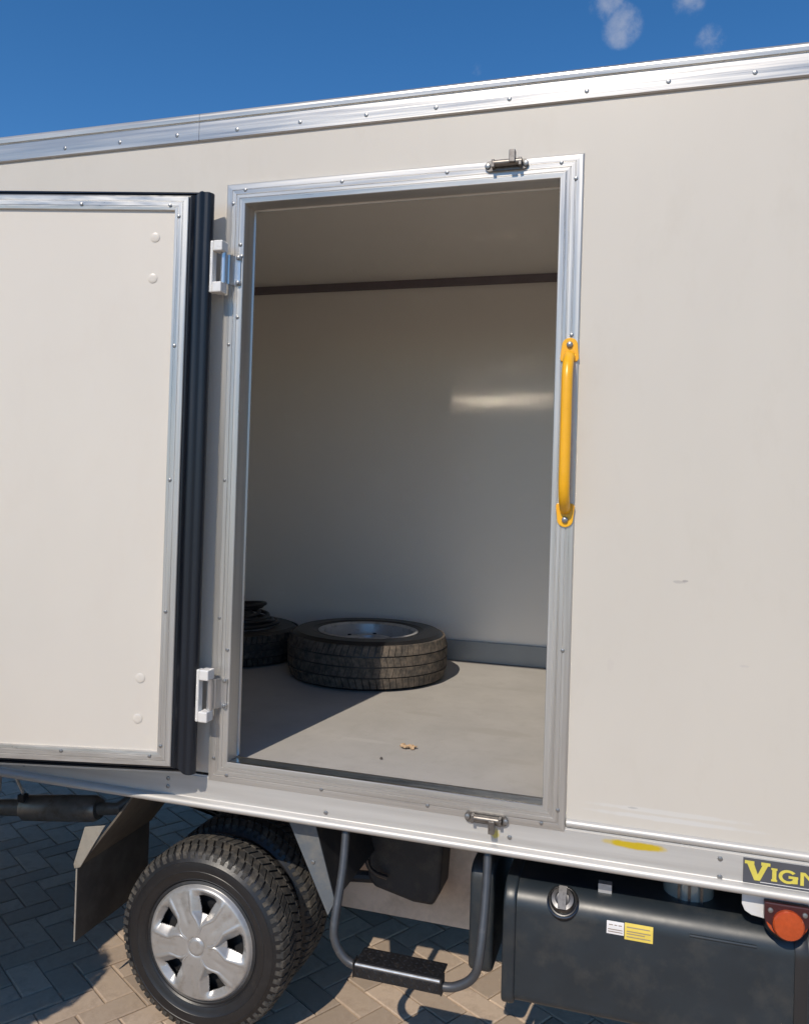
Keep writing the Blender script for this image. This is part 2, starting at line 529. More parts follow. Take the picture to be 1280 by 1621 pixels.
# ------------------------------------------------------------------ the truck
truck = thing('box_truck', 'cream white box truck with its side cargo door swung open', 'truck')
X0, X1 = -4.3, 0.95
OL, OR, OB, OT = -1.345, -0.278, 0.978, 2.892       # door opening
FL, CE = 0.962, 3.165                                 # floor and ceiling levels
YF = 2.07                                            # inside of the far wall
# near side wall with the opening cut out
xs = [X0, OL - 0.004, OR + 0.004, X1]; zs = [0.93, OB - 0.004, OT + 0.004, 3.20]
w = MB()
vs = []; fs = []
for y in (0.0, 0.066):
    for z in zs:
        for x in xs:
            vs.append((x, y, z))
def vi(k, j, i): return k * 16 + j * 4 + i
for k in (0, 1):
    for j in range(3):
        for i in range(3):
            if (i, j) != (1, 1):
                fs.append((vi(k, j, i), vi(k, j, i + 1), vi(k, j + 1, i + 1), vi(k, j + 1, i)))
for a, b in (((1, 1), (2, 1)), ((2, 1), (2, 2)), ((2, 2), (1, 2)), ((1, 2), (1, 1))):
    fs.append((vi(0, a[1], a[0]), vi(0, b[1], b[0]), vi(1, b[1], b[0]), vi(1, a[1], a[0])))
ring = [(0, j) for j in range(3)] 
for i in range(3):
    fs.append((vi(0, 0, i), vi(0, 0, i + 1), vi(1, 0, i + 1), vi(1, 0, i)))
    fs.append((vi(0, 3, i), vi(0, 3, i + 1), vi(1, 3, i + 1), vi(1, 3, i)))
    fs.append((vi(0, i, 0), vi(0, i + 1, 0), vi(1, i + 1, 0), vi(1, i, 0)))
    fs.append((vi(0, i, 3), vi(0, i + 1, 3), vi(1, i + 1, 3), vi(1, i, 3)))
w.add(vs, fs)
w.build('side_wall', 'gel', truck)
MB().box((X0, YF, 0.93), (X1, YF + 0.07, 3.20)).build('far_wall', 'inwall', truck)
MB().box((X0, 0.0, 0.93), (X0 + 0.06, YF + 0.07, 3.20)).build('rear_wall', 'inwall', truck, loc=(-0.061, 0, 0))
MB().box((-2.90, 0.067, FL + 0.001), (-2.85, YF - 0.001, CE - 0.001)).build('added_bulkhead', 'inwall', truck)  # unseen partition added to hold bounced light around the doorway
MB().box((X1 + 0.001, 0.0, 0.93), (X1 + 0.06, YF + 0.07, 3.20)).build('front_wall', 'inwall', truck)
MB().box((X0, 0.067, CE), (X1, YF - 0.001, 3.198)).build('ceiling', 'inwall', truck)
MB().box((X0 - 0.06, 0.02, 3.202), (X1 + 0.06, YF + 0.06, 3.218)).build('roof_skin', 'gel', truck)
MB().box((X0 + 0.001, 0.069, 0.84), (X1, YF - 0.001, FL)).build('cargo_floor', 'floor', truck)
MB().box((X0, YF - 0.016, FL + 0.001), (X1, YF - 0.001, FL + 0.118)).build('kick_board', 'kick', truck, bevel=0.003)
MB().prism([(YF - 0.001, 3.122), (YF - 0.02, 3.126), (YF - 0.034, 3.164), (YF - 0.001, 3.164)], 0, X0, X1).build('cornice_strip', 'cornice', truck)
# screws
def dome(r, h, slot=True):
    b = MB()
    b.lathe([(r, 0.0), (r, -h * 0.35), (r * 0.85, -h * 0.75), (r * 0.45, -h), (0.0005, -h)], (0, 0, 0), 'y', 12)
    return b
SC = dome(0.0075, 0.0045).mesh('rivet', 'screw', True)
SC2 = dome(0.0062, 0.004).mesh('rivet', 'screw', True)
CAPM = dome(0.0165, 0.0026).mesh('plug_cap', 'doorskin', True)

# roof rail: extrusion with a lip, a groove line and a rounded shoulder
prof = [(0.06, 3.124), (-0.006, 3.124), (-0.010, 3.128), (-0.010, 3.131), (-0.0105, 3.160), (-0.0100, 3.188),
        (-0.004, 3.1895), (-0.004, 3.1945), (-0.011, 3.196), (-0.012, 3.208)] + [(-0.012 + 0.018 - 0.018 * math.cos(R(a)), 3.208 + 0.018 * math.sin(R(a))) for a in (20, 40, 60, 80, 90)] + [(0.06, 3.2265), (0.06, 3.2195), (0.012, 3.2195), (0.012, 3.2005), (-0.001, 3.2), (-0.001, 3.13), (0.06, 3.13)]
prof = [(p[0] if p[0] < 0.02 else 0.05, p[1]) for p in prof]
prof = [p for p in prof if not (p[0] > 0.02 and p[1] < 3.2)]
prof = [(-0.001, 3.124)] + prof
seam = [X0 - 0.06, -2.17, -0.85, X1 + 0.06]
rail_parts = []
for i in range(2):
    a, b = ((X0 - 0.06, -1.532), (-1.5305, X1 + 0.06))[i]
    rail_parts.append(MB().sweep_x(prof, a, b).build('roof_rail', 'alu_x', truck))
for i in range(-8, 16):
    x = -0.205 + i * 0.2357
    if X0 < x < X1:
        link('rivet', SC, rail_parts[0 if x < -1.531 else 1], (x, -0.0085, 3.1515 + random.uniform(-0.002, 0.002)))
# bottom rail: upper bead, flat web, half-round lip
bead = [(-0.0008 - 0.0135 * math.sin(R(a)), 0.936 - 0.0125 * math.cos(R(a))) for a in (0, 30, 60, 90, 120, 150, 180)]
lip = [(-0.008 - 0.022 * math.sin(R(a)), 0.826 + 0.015 * math.cos(R(a))) for a in range(0, 181, 15)]
prof = [(0.06, 0.811), (0.06, 0.83), (0.012, 0.835), (-0.0006, 0.84), (-0.0006, 0.9222), (-0.004, 0.9222), (-0.0045, 0.918), (-0.007, 0.916), (-0.007, 0.848), (-0.0065, 0.843)] + lip
brail = MB().sweep_x(prof, X0, X1).build('bottom_rail', 'railalu', truck, smooth=True)
for a, c in ((OR + 0.0735, X1),):
    MB().sweep_x(bead, a, c).build('rail_bead', 'railalu', brail, smooth=True)
for x, z in ((-0.979, 0.858), (-0.374, 0.868), (0.229, 0.898), (0.229, 0.846), (-1.571, 0.866), (-1.571, 0.894), (-2.18, 0.866), (0.83, 0.898), (0.83, 0.846)):
    link('rivet', SC, brail, (x, -0.0065, z))

# door frame: four mitred ribbed extrusions
def ring_rail(side, L, Rr, B, T, prof, name, m, parent, lock=None):
    """profile (o outward from the opening, y) between mitred corners"""
    def corner(ix, iz, o):
        return ((L - o) if ix == 0 else (Rr + o), (B - o) if iz == 0 else (T + o))
    ends = {'top': ((0, 1), (1, 1)), 'bottom': ((0, 0), (1, 0)), 'left': ((0, 0), (0, 1)), 'right': ((1, 0), (1, 1))}[side]
    k = len(prof); vs = []
    for (ix, iz) in ends:
        for (o, y) in prof:
            x, z = corner(ix, iz, o)
            vs.append((x, y, z))
    fs = [(j, (j + 1) % k, k + (j + 1) % k, k + j) for j in range(k)]
    fs += [tuple(range(k - 1, -1, -1)), tuple(range(k, 2 * k))]
    b = MB(); b.add(vs, fs)
    return b.build(name, m, parent)
ribs = []
for o, y in ((0.0, -0.005), (0.002, -0.0075), (0.0165, -0.0085), (0.0175, -0.0068), (0.0190, -0.0068), (0.0205, -0.009), (0.029, -0.009), (0.030, -0.0070), (0.0320, -0.0070),
             (0.0335, -0.0095), (0.0445, -0.0095), (0.0455, -0.0072), (0.0475, -0.0072), (0.049, -0.009), (0.067, -0.0085), (0.0705, -0.0055), (0.072, -0.001)):
    ribs.append((o, y))
FP = [(-0.0, 0.070), (-0.006, 0.070), (-0.006, 0.066), (0.0, 0.064)] + ribs + [(0.003, -0.001), (0.003, 0.070)]
frame = {}
for side in ('top', 'left', 'right'):
    frame[side] = ring_rail(side, OL, OR, OB, OT, FP, 'frame_rail', 'alu_x' if side == 'top' else 'alu_z', truck)
FPB = ribs + [(0.003, -0.001), (0.003, 0.001), (0.0, 0.001)]
FPB = ribs + [(0.0025, -0.001)]
frame['bottom'] = ring_rail('bottom', OL, OR, OB, OT, FPB, 'frame_rail', 'alu_x', truck)
# worn sill plate falling slightly inwards, with two lips
sp = [(-0.004, OB - 0.004), (-0.004, OB), (0.002, OB + 0.0008), (0.006, OB + 0.0002), (0.061, OB - 0.0034), (0.064, OB - 0.0026), (0.070, OB - 0.0028), (0.0715, OB - 0.0042), (0.0715, FL + 0.0015), (0.0, FL + 0.0015)]
sill = MB().sweep_x(sp, OL + 0.001, OR - 0.001).build('sill_plate', 'sill', truck)
for side, pts in (('top', [(-1.345, 2.938), (-0.991, 2.938), (-0.634, 2.938), (-0.275, 2.938)]),
                  ('left', [(-1.389, 2.894), (-1.389, 2.407), (-1.388, 1.94), (-1.391, 1.467), (-1.396, 0.987)]),
                  ('right', [(-0.230, 2.886), (-0.230, 2.409), (-0.230, 1.453), (-0.231, 0.972)]),
                  ('bottom', [(-1.345, 0.934), (-0.997, 0.932), (-0.636, 0.929), (-0.279, 0.926)])):
    for x, z in pts:
        link('rivet', SC2, frame[side], (x, -0.0085, z))
for x, z in ((-1.357, 2.75), (-1.36, 2.50), (-1.357, 1.36), (-1.352, 2.71)):
    link('rivet', SC2, frame['left'], (x, -0.008, z))

# ------------------------------------------------------------------ the swung door (13 degrees off the wall)
DO = Vector((-1.48, -0.14, 0))
du = Vector((-0.973, -0.230, 0)).normalized()
dn = Vector((0.230, -0.973, 0)).normalized()
DW, DB, DT = 1.045, 0.989, 2.877
def dp(u, d, z):       # u along the door from its hinge side, d depth behind the inner face
    p = DO + du * u - dn * d
    return (p.x, p.y, z)
def dbox(b, u0, u1, d0, d1, z0, z1):
    vs = [dp(u, d, z) for z in (z0, z1) for (u, d) in ((u0, d0), (u1, d0), (u1, d1), (u0, d1))]
    return b.add(vs, [(0, 3, 2, 1), (4, 5, 6, 7), (0, 1, 5, 4), (1, 2, 6, 5), (2, 3, 7, 6), (3, 0, 4, 7)])
door = MB()
dbox(door, 0.004, DW - 0.004, 0.004, 0.050, DB + 0.004, DT - 0.004)
door = door.build('cargo_door', 'doorskin', truck)
fl = MB(); dbox(fl, -0.062, DW + 0.046, 0.0515, 0.072, DB - 0.042, DT + 0.032)
fl.build('outer_skin', 'gel', door, bevel=0.003)
def dring(side, prof, name, m):
    """profile (inset from the plug edge, depth)"""
    cs = {'top': ((0, 1), (1, 1)), 'bottom': ((0, 0), (1, 0)), 'right': ((0, 0), (0, 1)), 'left': ((1, 0), (1, 1))}[side]
    k = len(prof); vs = []
    for iu, iz in cs:
        for ins, d in prof:
            vs.append(dp(ins if iu == 0 else DW - ins, d, DB + ins if iz == 0 else DT - ins))
    fs = [(j, (j + 1) % k, k + (j + 1) % k, k + j) for j in range(k)] + [tuple(range(k - 1, -1, -1)), tuple(range(k, 2 * k))]
    b = MB(); b.add(vs, fs)
    return b.build(name, m, door)
TP = [(0.0, 0.005), (0.0, -0.0035), (0.002, -0.006), (0.016, -0.006), (0.017, -0.0045), (0.019, -0.0045), (0.020, -0.0065), (0.032, -0.0065), (0.033, -0.005), (0.035, -0.005), (0.036, -0.006), (0.045, -0.005), (0.047, -0.001), (0.047, 0.0035), (0.003, 0.0035)]
trims = {s: dring(s, TP, 'door_trim', 'alu_x' if s in ('top', 'bottom') else 'alu_z') for s in ('top', 'bottom', 'right', 'left')}
GP = [(-0.001, 0.004), (-0.001, 0.051), (-0.031, 0.051), (-0.032, 0.044), (-0.030, 0.040), (-0.0285, 0.046), (-0.028, 0.046), (-0.027, 0.035), (-0.022, 0.030), (-0.020, 0.038), (-0.016, 0.038), (-0.015, 0.026), (-0.010, 0.020), (-0.009, 0.010), (-0.005, 0.005)]
for s in ('top', 'bottom', 'left'):
    dring(s, GP, 'gasket', 'rubber')
GR = [(-0.001, 0.004), (-0.005, 0.004), (-0.010, 0.009), (-0.012, 0.020), (-0.015, 0.024), (-0.020, 0.026), (-0.028, 0.025), (-0.034, 0.028), (-0.038, 0.034), (-0.042, 0.036), (-0.050, 0.035),
      (-0.056, 0.038), (-0.060, 0.044), (-0.065, 0.050), (-0.0665, 0.060), (-0.064, 0.071), (-0.0625, 0.071), (-0.0625, 0.051), (-0.001, 0.051)]
gk = MB()
k = len(GR)
gk.add([dp(u, d, DB - min(0.040, -u)) for (u, d) in GR] + [dp(u, d, DT + min(0.031, -u)) for (u, d) in GR],
       [(j, (j + 1) % k, k + (j + 1) % k, k + j) for j in range(k)] + [tuple(range(k - 1, -1, -1)), tuple(range(k, 2 * k))])
gk.build('gasket', 'rubber', door, smooth=True)
def dput(me, name, u, z, parent, d=-0.006):
    o = link(name, me, parent, dp(u, d, z))
    o.rotation_euler = (0, 0, math.atan2(dn.y, dn.x) + math.pi / 2)
    return o
for u, z in ((0.062, 2.846), (0.364, 2.847), (0.67, 2.847), (0.97, 2.847)):
    dput(SC2, 'rivet', u, z, trims['top'])
for u, z in ((0.031, 2.81), (0.032, 2.379), (0.032, 1.934), (0.032, 1.499), (0.034, 1.056)):
    dput(SC2, 'rivet', u, z, trims['right'])
for u, z in ((0.07, 1.021), (0.37, 1.024), (0.67, 1.024)):
    dput(SC2, 'rivet', u, z, trims['bottom'])
for u, z in ((0.113, 2.742), (0.117, 2.605), (0.114, 1.274), (0.118, 1.14)):
    dput(CAPM, 'plug_cap', u, z, door, d=0.0035)

# hinges: a white C bracket on the door gripping a pin whose leaf sits on the frame
def hinge(zc):
    b = MB()
    y0, y1 = -0.080, -0.050
    b.box((-1.452, y0, zc - 0.088), (-1.421, y1, zc + 0.088))
    b.box((-1.4205, y0 - 0.002, zc + 0.052), (-1.386, y1 + 0.012, zc + 0.088))
    b.box((-1.4205, y0 - 0.002, zc - 0.088), (-1.386, y1 + 0.012, zc - 0.052))
    h = b.build('hinge', 'hinge', truck, bevel=0.004)
    p = MB(); p.tube([(-1.395, -0.050, zc - 0.051), (-1.395, -0.050, zc + 0.051)], 0.0105, 14)
    p.build('hinge_pin', 'zinc', h, smooth=True)
    l = MB()
    l.prism([(-1.399, -0.039), (-1.382, -0.034), (-1.372, -0.013), (-1.352, -0.013), (-1.352, -0.0105), (-1.374, -0.0105), (-1.386, -0.030), (-1.401, -0.036)], 2, zc - 0.05, zc + 0.05)
    l.box((-1.368, -0.018, zc + 0.038), (-1.350, -0.0102, zc + 0.048))
    l.box((-1.368, -0.018, zc - 0.048), (-1.350, -0.0102, zc - 0.038))
    l.build('hinge_leaf', 'zinc', h)
    for dz in (-0.043, 0.043):
        o = link('rivet', SC, h, (-1.359, -0.018, zc + dz))
hinge(2.660); hinge(1.213)

# slide latches above and below the opening
def latch(xc, zc, s):
    b = MB()
    pl = []
    for a in range(90, 271, 20): pl.append((xc - 0.052 + 0.016 * math.cos(R(a)), zc + 0.016 * math.sin(R(a))))
    for a in range(-90, 91, 20): pl.append((xc + 0.052 + 0.016 * math.cos(R(a)), zc + 0.016 * math.sin(R(a))))
    b.prism(pl, 1, -0.0165, -0.0097)
    o = b.build('slide_latch', 'latch', truck)
    c = MB(); c.tube([(xc - 0.040, -0.027, zc + 0.003), (xc + 0.05, -0.027, zc + 0.003)], 0.0105, 14)
    c.build('bolt', 'latch', o, smooth=True)
    k = MB(); k.box((xc + 0.012, -0.046, zc - 0.003 if s > 0 else zc - 0.034), (xc + 0.031, -0.024, zc + 0.036 if s > 0 else zc + 0.006))
    k.build('knob', 'latch', o, bevel=0.002)
    for gx in (-0.044, 0.040):
        MB().box((xc + gx, -0.037, zc - 0.011), (xc + gx + 0.010, -0.0166, zc + 0.014)).build('guide', 'latch', o, bevel=0.002)
    for gx in (-0.058, 0.060):
        so = link('screw', SC, o, (xc + gx, -0.0165, zc)); so.scale = (1.25, 1.3, 1.25)
latch(-0.443, 2.943, 1); latch(-0.447, 0.917, -1)

# yellow grab handle
hp = []
for z, y in ((2.345, -0.016), (2.338, -0.030), (2.322, -0.052), (2.298, -0.068), (2.265, -0.075), (2.20, -0.076), (2.1, -0.076), (2.0, -0.076), (1.955, -0.075), (1.925, -0.068), (1.902, -0.052), (1.887, -0.030), (1.880, -0.016)):
    hp.append((-0.2335, y, z))
gh = MB().tube(hp, 0.0165, 20).build('grab_handle', 'yellow', truck, smooth=True)
def foot(zc, s):
    pl = [(-0.2335 + 0.024 * math.cos(R(a)), zc + s * (0.028 + 0.024 * math.sin(R(a)))) for a in range(0, 181, 15)]
    pl += [(-0.262, zc - s * 0.012), (-0.258, zc - s * 0.020), (-0.211, zc - s * 0.020), (-0.206, zc - s * 0.012)]
    MB().prism(pl, 1, -0.016, -0.0098).build('mounting_foot', 'yellow', gh, bevel=0.0015)
    so = link('screw', SC, gh, (-0.2335, -0.016, zc + s * 0.030)); so.scale = (1.35, 2.0, 1.35)
foot(2.348, 1); foot(1.878, -1)

# ------------------------------------------------------------------ tyres and wheels
def tyre_mesh(Rt, wd, rim, n, style, name, mt, mtr):
    """axis y, outer face at y = 0, inner face at y = wd"""
    b = MB()
    rt = Rt - (0.007 if style == 'lug' else 0.0055)
    half = [(rim, 0.030), (rim + 0.004, 0.018), (rim + 0.012, 0.011), (rim + 0.015, 0.0085), (rim + 0.017, 0.0095), (rim + 0.030, 0.004), (rim + 0.044, 0.0015), (rim + 0.0455, 0.0), (rim + 0.047, 0.0012), (rim + (Rt - rim) * 0.5, 0.0), (Rt - 0.047, 0.0022), (Rt - 0.045, 0.0008), (Rt - 0.043, 0.0030), (Rt - 0.022, 0.011), (rt - 0.006, 0.019), (rt, 0.028)]
    if style == 'rib':
        half = half[:-3] + [(Rt - 0.034, 0.009), (Rt - 0.024, 0.017), (rt - 0.008, 0.034), (rt - 0.001, 0.058)]
    prof = half + [(rt + 0.0015, wd / 2)] + [(r, wd - y) for r, y in half[::-1]]
    b.lathe(prof, (0, 0, 0), 'y', n)
    ob = b.mesh(name, mt, True)
    ob.materials.append(M[mtr])
    t = MB()
    def blk(a0, a1, y0, y1, sh, top=Rt, dr=0.0105, drop0=0.0, drop1=0.0):
        vs = []
        for (rr, ins) in ((top - dr, 0.0), (top, 0.0012)):
            for (a, y, q, dd) in ((a0, y0, 0, drop0), (a1, y0, 0, drop0), (a1, y1, 1, drop1), (a0, y1, 1, drop1)):
                an = a + sh * q
                an += (ins / Rt) * (1 if a == a0 else -1)
                yy = y + (ins if q == 0 else -ins)
                r2 = rr - dd
                vs.append((r2 * math.cos(an), yy, r2 * math.sin(an)))
        t.add(vs, [(4, 5, 6, 7), (0, 1, 5, 4), (1, 2, 6, 5), (2, 3, 7, 6), (3, 0, 4, 7)])
    if style == 'lug':
        N = 64
        st = 2 * math.pi / N
        for i in range(N):
            a = i * st
            # shoulder lugs wrapping down the sidewall
            blk(a, a + st * 0.76, 0.013, 0.047, st * 0.30, drop0=0.010)
            blk(a + st * 0.1, a + st * 0.66, 0.0065, 0.0135, 0.0, top=Rt - 0.012, dr=0.014, drop0=0.010)
            blk(a + st * 0.5, a + st * 1.32, 0.0505, wd / 2 - 0.0018, st * 0.55)
            blk(a + st * 0.75, a + st * 1.57, wd / 2 + 0.0018, wd - 0.0505, -st * 0.55)
            blk(a + st * 0.6, a + st * 1.36, wd - 0.047, wd - 0.013, -st * 0.30, drop1=0.010)
    else:
        N = 78
        st = 2 * math.pi / N
        edges = [v * wd / 0.235 for v in (0.015, 0.064, 0.069, 0.1135, 0.1185, 0.164, 0.169, 0.220)]
        for k in range(4):
            y0, y1 = edges[2 * k], edges[2 * k + 1]
            for i in range(N):
                a = i * st + k * 0.3 * st
                fill = 0.90 if k in (0, 3) else 0.965
                blk(a, a + st * fill, y0, y1, st * (0.35 if k % 2 else -0.35), drop0=0.013 if k == 0 else 0, drop1=0.013 if k == 3 else 0)
    me = t.mesh(name + '_tread', mtr)
    # join blocks into the tyre
    bm = bmesh.new(); bm.from_mesh(ob)
    k0 = len(bm.faces)
    bm.from_mesh(me)
    bm.faces.ensure_lookup_table()
    for f in bm.faces[k0:]:
        f.material_index = 1; f.smooth = False
    bm.to_mesh(ob); bm.free()
    bpy.data.meshes.remove(me)
    return ob

WX, WZ, WR = -1.447, 0.325, 0.325
TY = tyre_mesh(WR, 0.19, 0.203, 96, 'lug', 'tyre', 'tyre', 'tread')
def rimm(depth=0.19):
    b = MB()
    b.lathe([(0.206, 0.018), (0.212, 0.012), (0.204, 0.008), (0.196, 0.016), (0.186, 0.045), (0.180, 0.09), (0.186, 0.15), (0.205, 0.18)], (0, 0, 0), 'y', 64)
    b.lathe([(0.183, 0.06), (0.15, 0.05), (0.11, 0.055), (0.08, 0.07), (0.03, 0.075), (0.001, 0.075)], (0, 0, 0), 'y', 48)
    return b
RM = rimm().mesh('rim', 'chassis', True)
def hubcap():
    Rh = 0.200
    NR, NT = 76, 500
    holes = [R(81 + 72 * k) for k in range(5)]
    def sst(a, b, x):
        t = max(0, min(1, (x - a) / (b - a))); return t * t * (3 - 2 * t)
    def info(r, th):
        q = r / Rh
        d = min(abs((th - h + math.pi) % (2 * math.pi) - math.pi) for h in holes)
        h = 0.020 * (1 - q ** 2.2) - 0.012 * sst(0.93, 1.0, q)
        aw = 0.33 * sst(0.30, 0.60, q)                       # half angle of a pocket
        pk = (1 - max(0, min(1, (d - aw * 0.42) / (aw * 0.62 + 1e-4)))) * max(0, min(1, (q - 0.34) / 0.20)) * (1 - max(0, min(1, (q - 0.82) / 0.11)))
        h -= 0.024 * pk
        h += 0.0030 * math.exp(-((d - aw - 0.05) / 0.030) ** 2) * sst(0.16, 0.34, q) * (1 - sst(0.84, 0.95, q))
        h -= 0.0022 * math.exp(-((d - math.pi / 5) / 0.10) ** 2) * sst(0.3, 0.5, q) * (1 - sst(0.80, 0.95, q))
        h -= 0.003 * math.exp(-((q - 0.155) / 0.018) ** 2)
        h += 0.003 * (1 - sst(0.10, 0.15, q))
        hole = 0.52 < q < 0.835 and d < 0.145 + 0.085 * (q - 0.52) / 0.30
        return h, hole
    b = MB()
    vs = [(0, -0.023, 0)]; fs = []
    hl = {}
    for i in range(1, NR + 1):
        r = Rh * i / NR
        for j in range(NT):
            th = 2 * math.pi * j / NT
            h, ho = info(r, th)
            hl[(i, j)] = ho
            vs.append((r * math.cos(th), -h, r * math.sin(th)))
    V = lambda i, j: 1 + (i - 1) * NT + j % NT
    for j in range(NT):
        fs.append((0, V(1, j), V(1, j + 1)))
    for i in range(1, NR):
        for j in range(NT):
            if hl[(i, j)] and hl[(i + 1, j)] and hl[(i, (j + 1) % NT)] and hl[(i + 1, (j + 1) % NT)]:
                continue
            fs.append((V(i, j), V(i, j + 1), V(i + 1, j + 1), V(i + 1, j)))
    b.add(vs, fs)
    me = b.mesh('wheel_cover', 'hub', False)
    for p in me.polygons: p.use_smooth = True
    return me
HC = hubcap()
def wheel(y, name, cover, flip=False):
    o = link(name, RM, truck, (WX, y, WZ))
    t = link('tyre', TY, o)
    if cover:
        c = link('wheel_cover', HC, o, (0, 0.004, 0))
        sm = c.modifiers.new('thickness', 'SOLIDIFY'); sm.thickness = 0.0035; sm.offset = 1
    o.rotation_euler = (0, R(11 if cover else 40), 0)
    return o
wo = wheel(0.022, 'rear_wheel', True)
wo.rotation_euler = (0, 0, 0)
wi = wheel(0.262, 'rear_wheel', False)
w3 = wheel(1.70, 'rear_wheel', False); w4 = wheel(1.94, 'rear_wheel', False)
# axle, springs, chassis
MB().tube([(WX, 0.3, WZ), (WX, 0.9, WZ), (WX, 1.0, WZ), (WX, 1.25, WZ), (WX, 1.35, WZ), (WX, 1.9, WZ)], [0.05, 0.055, 0.15, 0.15, 0.06, 0.05], 16).build('axle', 'chassis', truck, smooth=True)
for y in (0.66, 1.44):
    MB().box((X0, y, 0.60), (X1, y + 0.06, 0.80)).build('chassis_rail', 'chassis', truck)
    for k in range(4):
        ls = MB()
        pts = [(WX + (i / 6 - 1) * (0.62 - 0.1 * k), y + 0.03, 0.46 - 0.012 * k + 0.10 * (i / 6 - 1) ** 2) for i in range(13)]
        for i in range(12):
            a, c = pts[i], pts[i + 1]
            ls.add([(a[0], y, a[2]), (c[0], y, c[2]), (c[0], y + 0.06, c[2]), (a[0], y + 0.06, a[2]), (a[0], y, a[2] + 0.01), (c[0], y, c[2] + 0.01), (c[0], y + 0.06, c[2] + 0.01), (a[0], y + 0.06, a[2] + 0.01)],
                   [(0, 3, 2, 1), (4, 5, 6, 7), (0, 1, 5, 4), (2, 3, 7, 6)])
        ls.build('leaf_spring', 'chassis', truck)
for x in (-2.6, -2.0, -0.75, -0.2, 0.5):
    MB().box((x, 0.09, 0.802), (x + 0.05, YF, 0.838)).build('cross_bearer', 'chassis', truck)
# gearbox-like hanging unit and a beige panel for an unidentified pale surface under the chassis
MB().prism([(-0.985, 0.62), (-0.985, 0.44), (-0.955, 0.405), (-0.80, 0.372), (-0.725, 0.372), (-0.70, 0.42), (-0.69, 0.62)], 1, 0.46, 0.78).build('hanging_box', 'chassis', truck, bevel=0.012)
MB().prism([(-1.30, 0.235), (-0.50, 0.235), (-0.50, 0.66), (-0.62, 0.68), (-1.30, 0.52)], 1, 0.60, 0.612).build('under_panel', 'tan', truck, bevel=0.002)
MB().tube([(-1.35, 0.50, 0.40), (-1.1, 0.5, 0.41), (-0.92, 0.50, 0.43)], 0.022, 10).build('propeller_shaft', 'chassis', truck, smooth=True)

# fender plate in front of the wheel
ff = MB()
ff.prism([(-1.14, 0.80), (-1.04, 0.80), (-0.958, 0.545), (-0.982, 0.495)], 1, 0.046, 0.052)
ffo = ff.build('fender_plate', 'fender', truck, bevel=0.001)
MB().add([(-1.04, 0.052, 0.80), (-0.958, 0.052, 0.545), (-0.958, 0.50, 0.545), (-1.04, 0.50, 0.80), (-1.046, 0.052, 0.80), (-0.964, 0.052, 0.543), (-0.964, 0.50, 0.543), (-1.046, 0.50, 0.80)],
         [(0, 1, 2, 3), (4, 7, 6, 5), (0, 4, 5, 1), (1, 5, 6, 2), (2, 6, 7, 3), (3, 7, 4, 0)]).build('fender_web', 'chassis', ffo)
link('bolt', SC, ffo, (-1.04, 0.046, 0.665))
# rear fender, mud flap and its gusset
rf = MB()
a, c = (-1.735, 0.80), (-1.965, 0.50)
rf.add([(a[0], 0.05, a[1]), (c[0], 0.05, c[1]), (c[0], 0.50, c[1]), (a[0], 0.50, a[1]), (a[0] - 0.008, 0.05, a[1]), (c[0] - 0.008, 0.05, c[1] + 0.004), (c[0] - 0.008, 0.50, c[1] + 0.004), (a[0] - 0.008, 0.50, a[1])],
       [(0, 1, 2, 3), (4, 7, 6, 5), (0, 4, 5, 1), (1, 5, 6, 2), (2, 6, 7, 3), (3, 7, 4, 0)])
rfo = rf.build('rear_fender', 'flap', truck)
MB().box((-1.980, 0.05, 0.222), (-1.974, 0.50, 0.52)).build('mud_flap', 'flap', rfo)
MB().prism([(-1.945, 0.650), (-1.858, 0.668), (-1.960, 0.500), (-1.984, 0.492), (-1.988, 0.508)], 1, 0.042, 0.048).build('gusset', 'bracket', rfo, bevel=0.001)
MB().box((-1.9805, 0.0465, 0.222), (-1.9745, 0.0495, 0.50)).build('edge_strip', 'bracket', rfo)
# exhaust
mf = MB()
pts = [(-2.135, 0.36, 0.576), (-2.12, 0.36, 0.578), (-2.13, 0.36, 0.577)]
ax0, ax1 = Vector((-2.49, 0.36, 0.53)), Vector((-2.12, 0.36, 0.578))
d = ax1 - ax0
mf.tube([ax0 - d * 0.01, ax0, ax0 + d * 0.03, ax0 + d * 0.5, ax1 - d * 0.06, ax1, ax1 + d * 0.01], [0.030, 0.045, 0.052, 0.053, 0.052, 0.042, 0.02], 24)
mfo = mf.build('muffler', 'muffler', truck, smooth=True)
MB().tube([ax0 - d * 0.9, ax0 - d * 0.5, ax0 - d * 0.2, ax0], [0.03, 0.032, 0.034, 0.034], 16).build('tail_pipe', 'muffler', mfo, smooth=True)
MB().tube([ax1, ax1 + d * 0.25, (-1.95, 0.5, 0.66), (-1.7, 0.75, 0.72)], 0.026, 12).build('inlet_pipe', 'muffler', mfo, smooth=True)
hk = MB()
hk.tube([(-2.475, 0.33, 0.585), (-2.478, 0.33, 0.61), (-2.50, 0.31, 0.68), (-2.515, 0.30, 0.73), (-2.53, 0.30, 0.76)], 0.006, 8)
hk.build('hanger_rod', 'wornsteel', mfo, smooth=True)
hk = MB()
hk.tube([(-2.60, 0.33, 0.58), (-2.595, 0.33, 0.62), (-2.575, 0.31, 0.70), (-2.56, 0.30, 0.76)], 0.006, 8)
hk.build('hanger_rod', 'wornsteel', mfo, smooth=True)
MB().box((-2.63, 0.28, 0.755), (-2.44, 0.35, 0.775)).build('hanger_plate', 'chassis', mfo)
MB().box((-2.49, 0.315, 0.57), (-2.46, 0.345, 0.60)).build('hanger_clamp', 'chassis', mfo)
# spare carrier beam at the tail
MB().prism([(-3.0, 0.79), (-2.62, 0.79), (-2.56, 0.72), (-2.70, 0.60), (-3.0, 0.50)], 1, 0.62, 0.70).build('tail_bracket', 'chassis', truck, bevel=0.01)

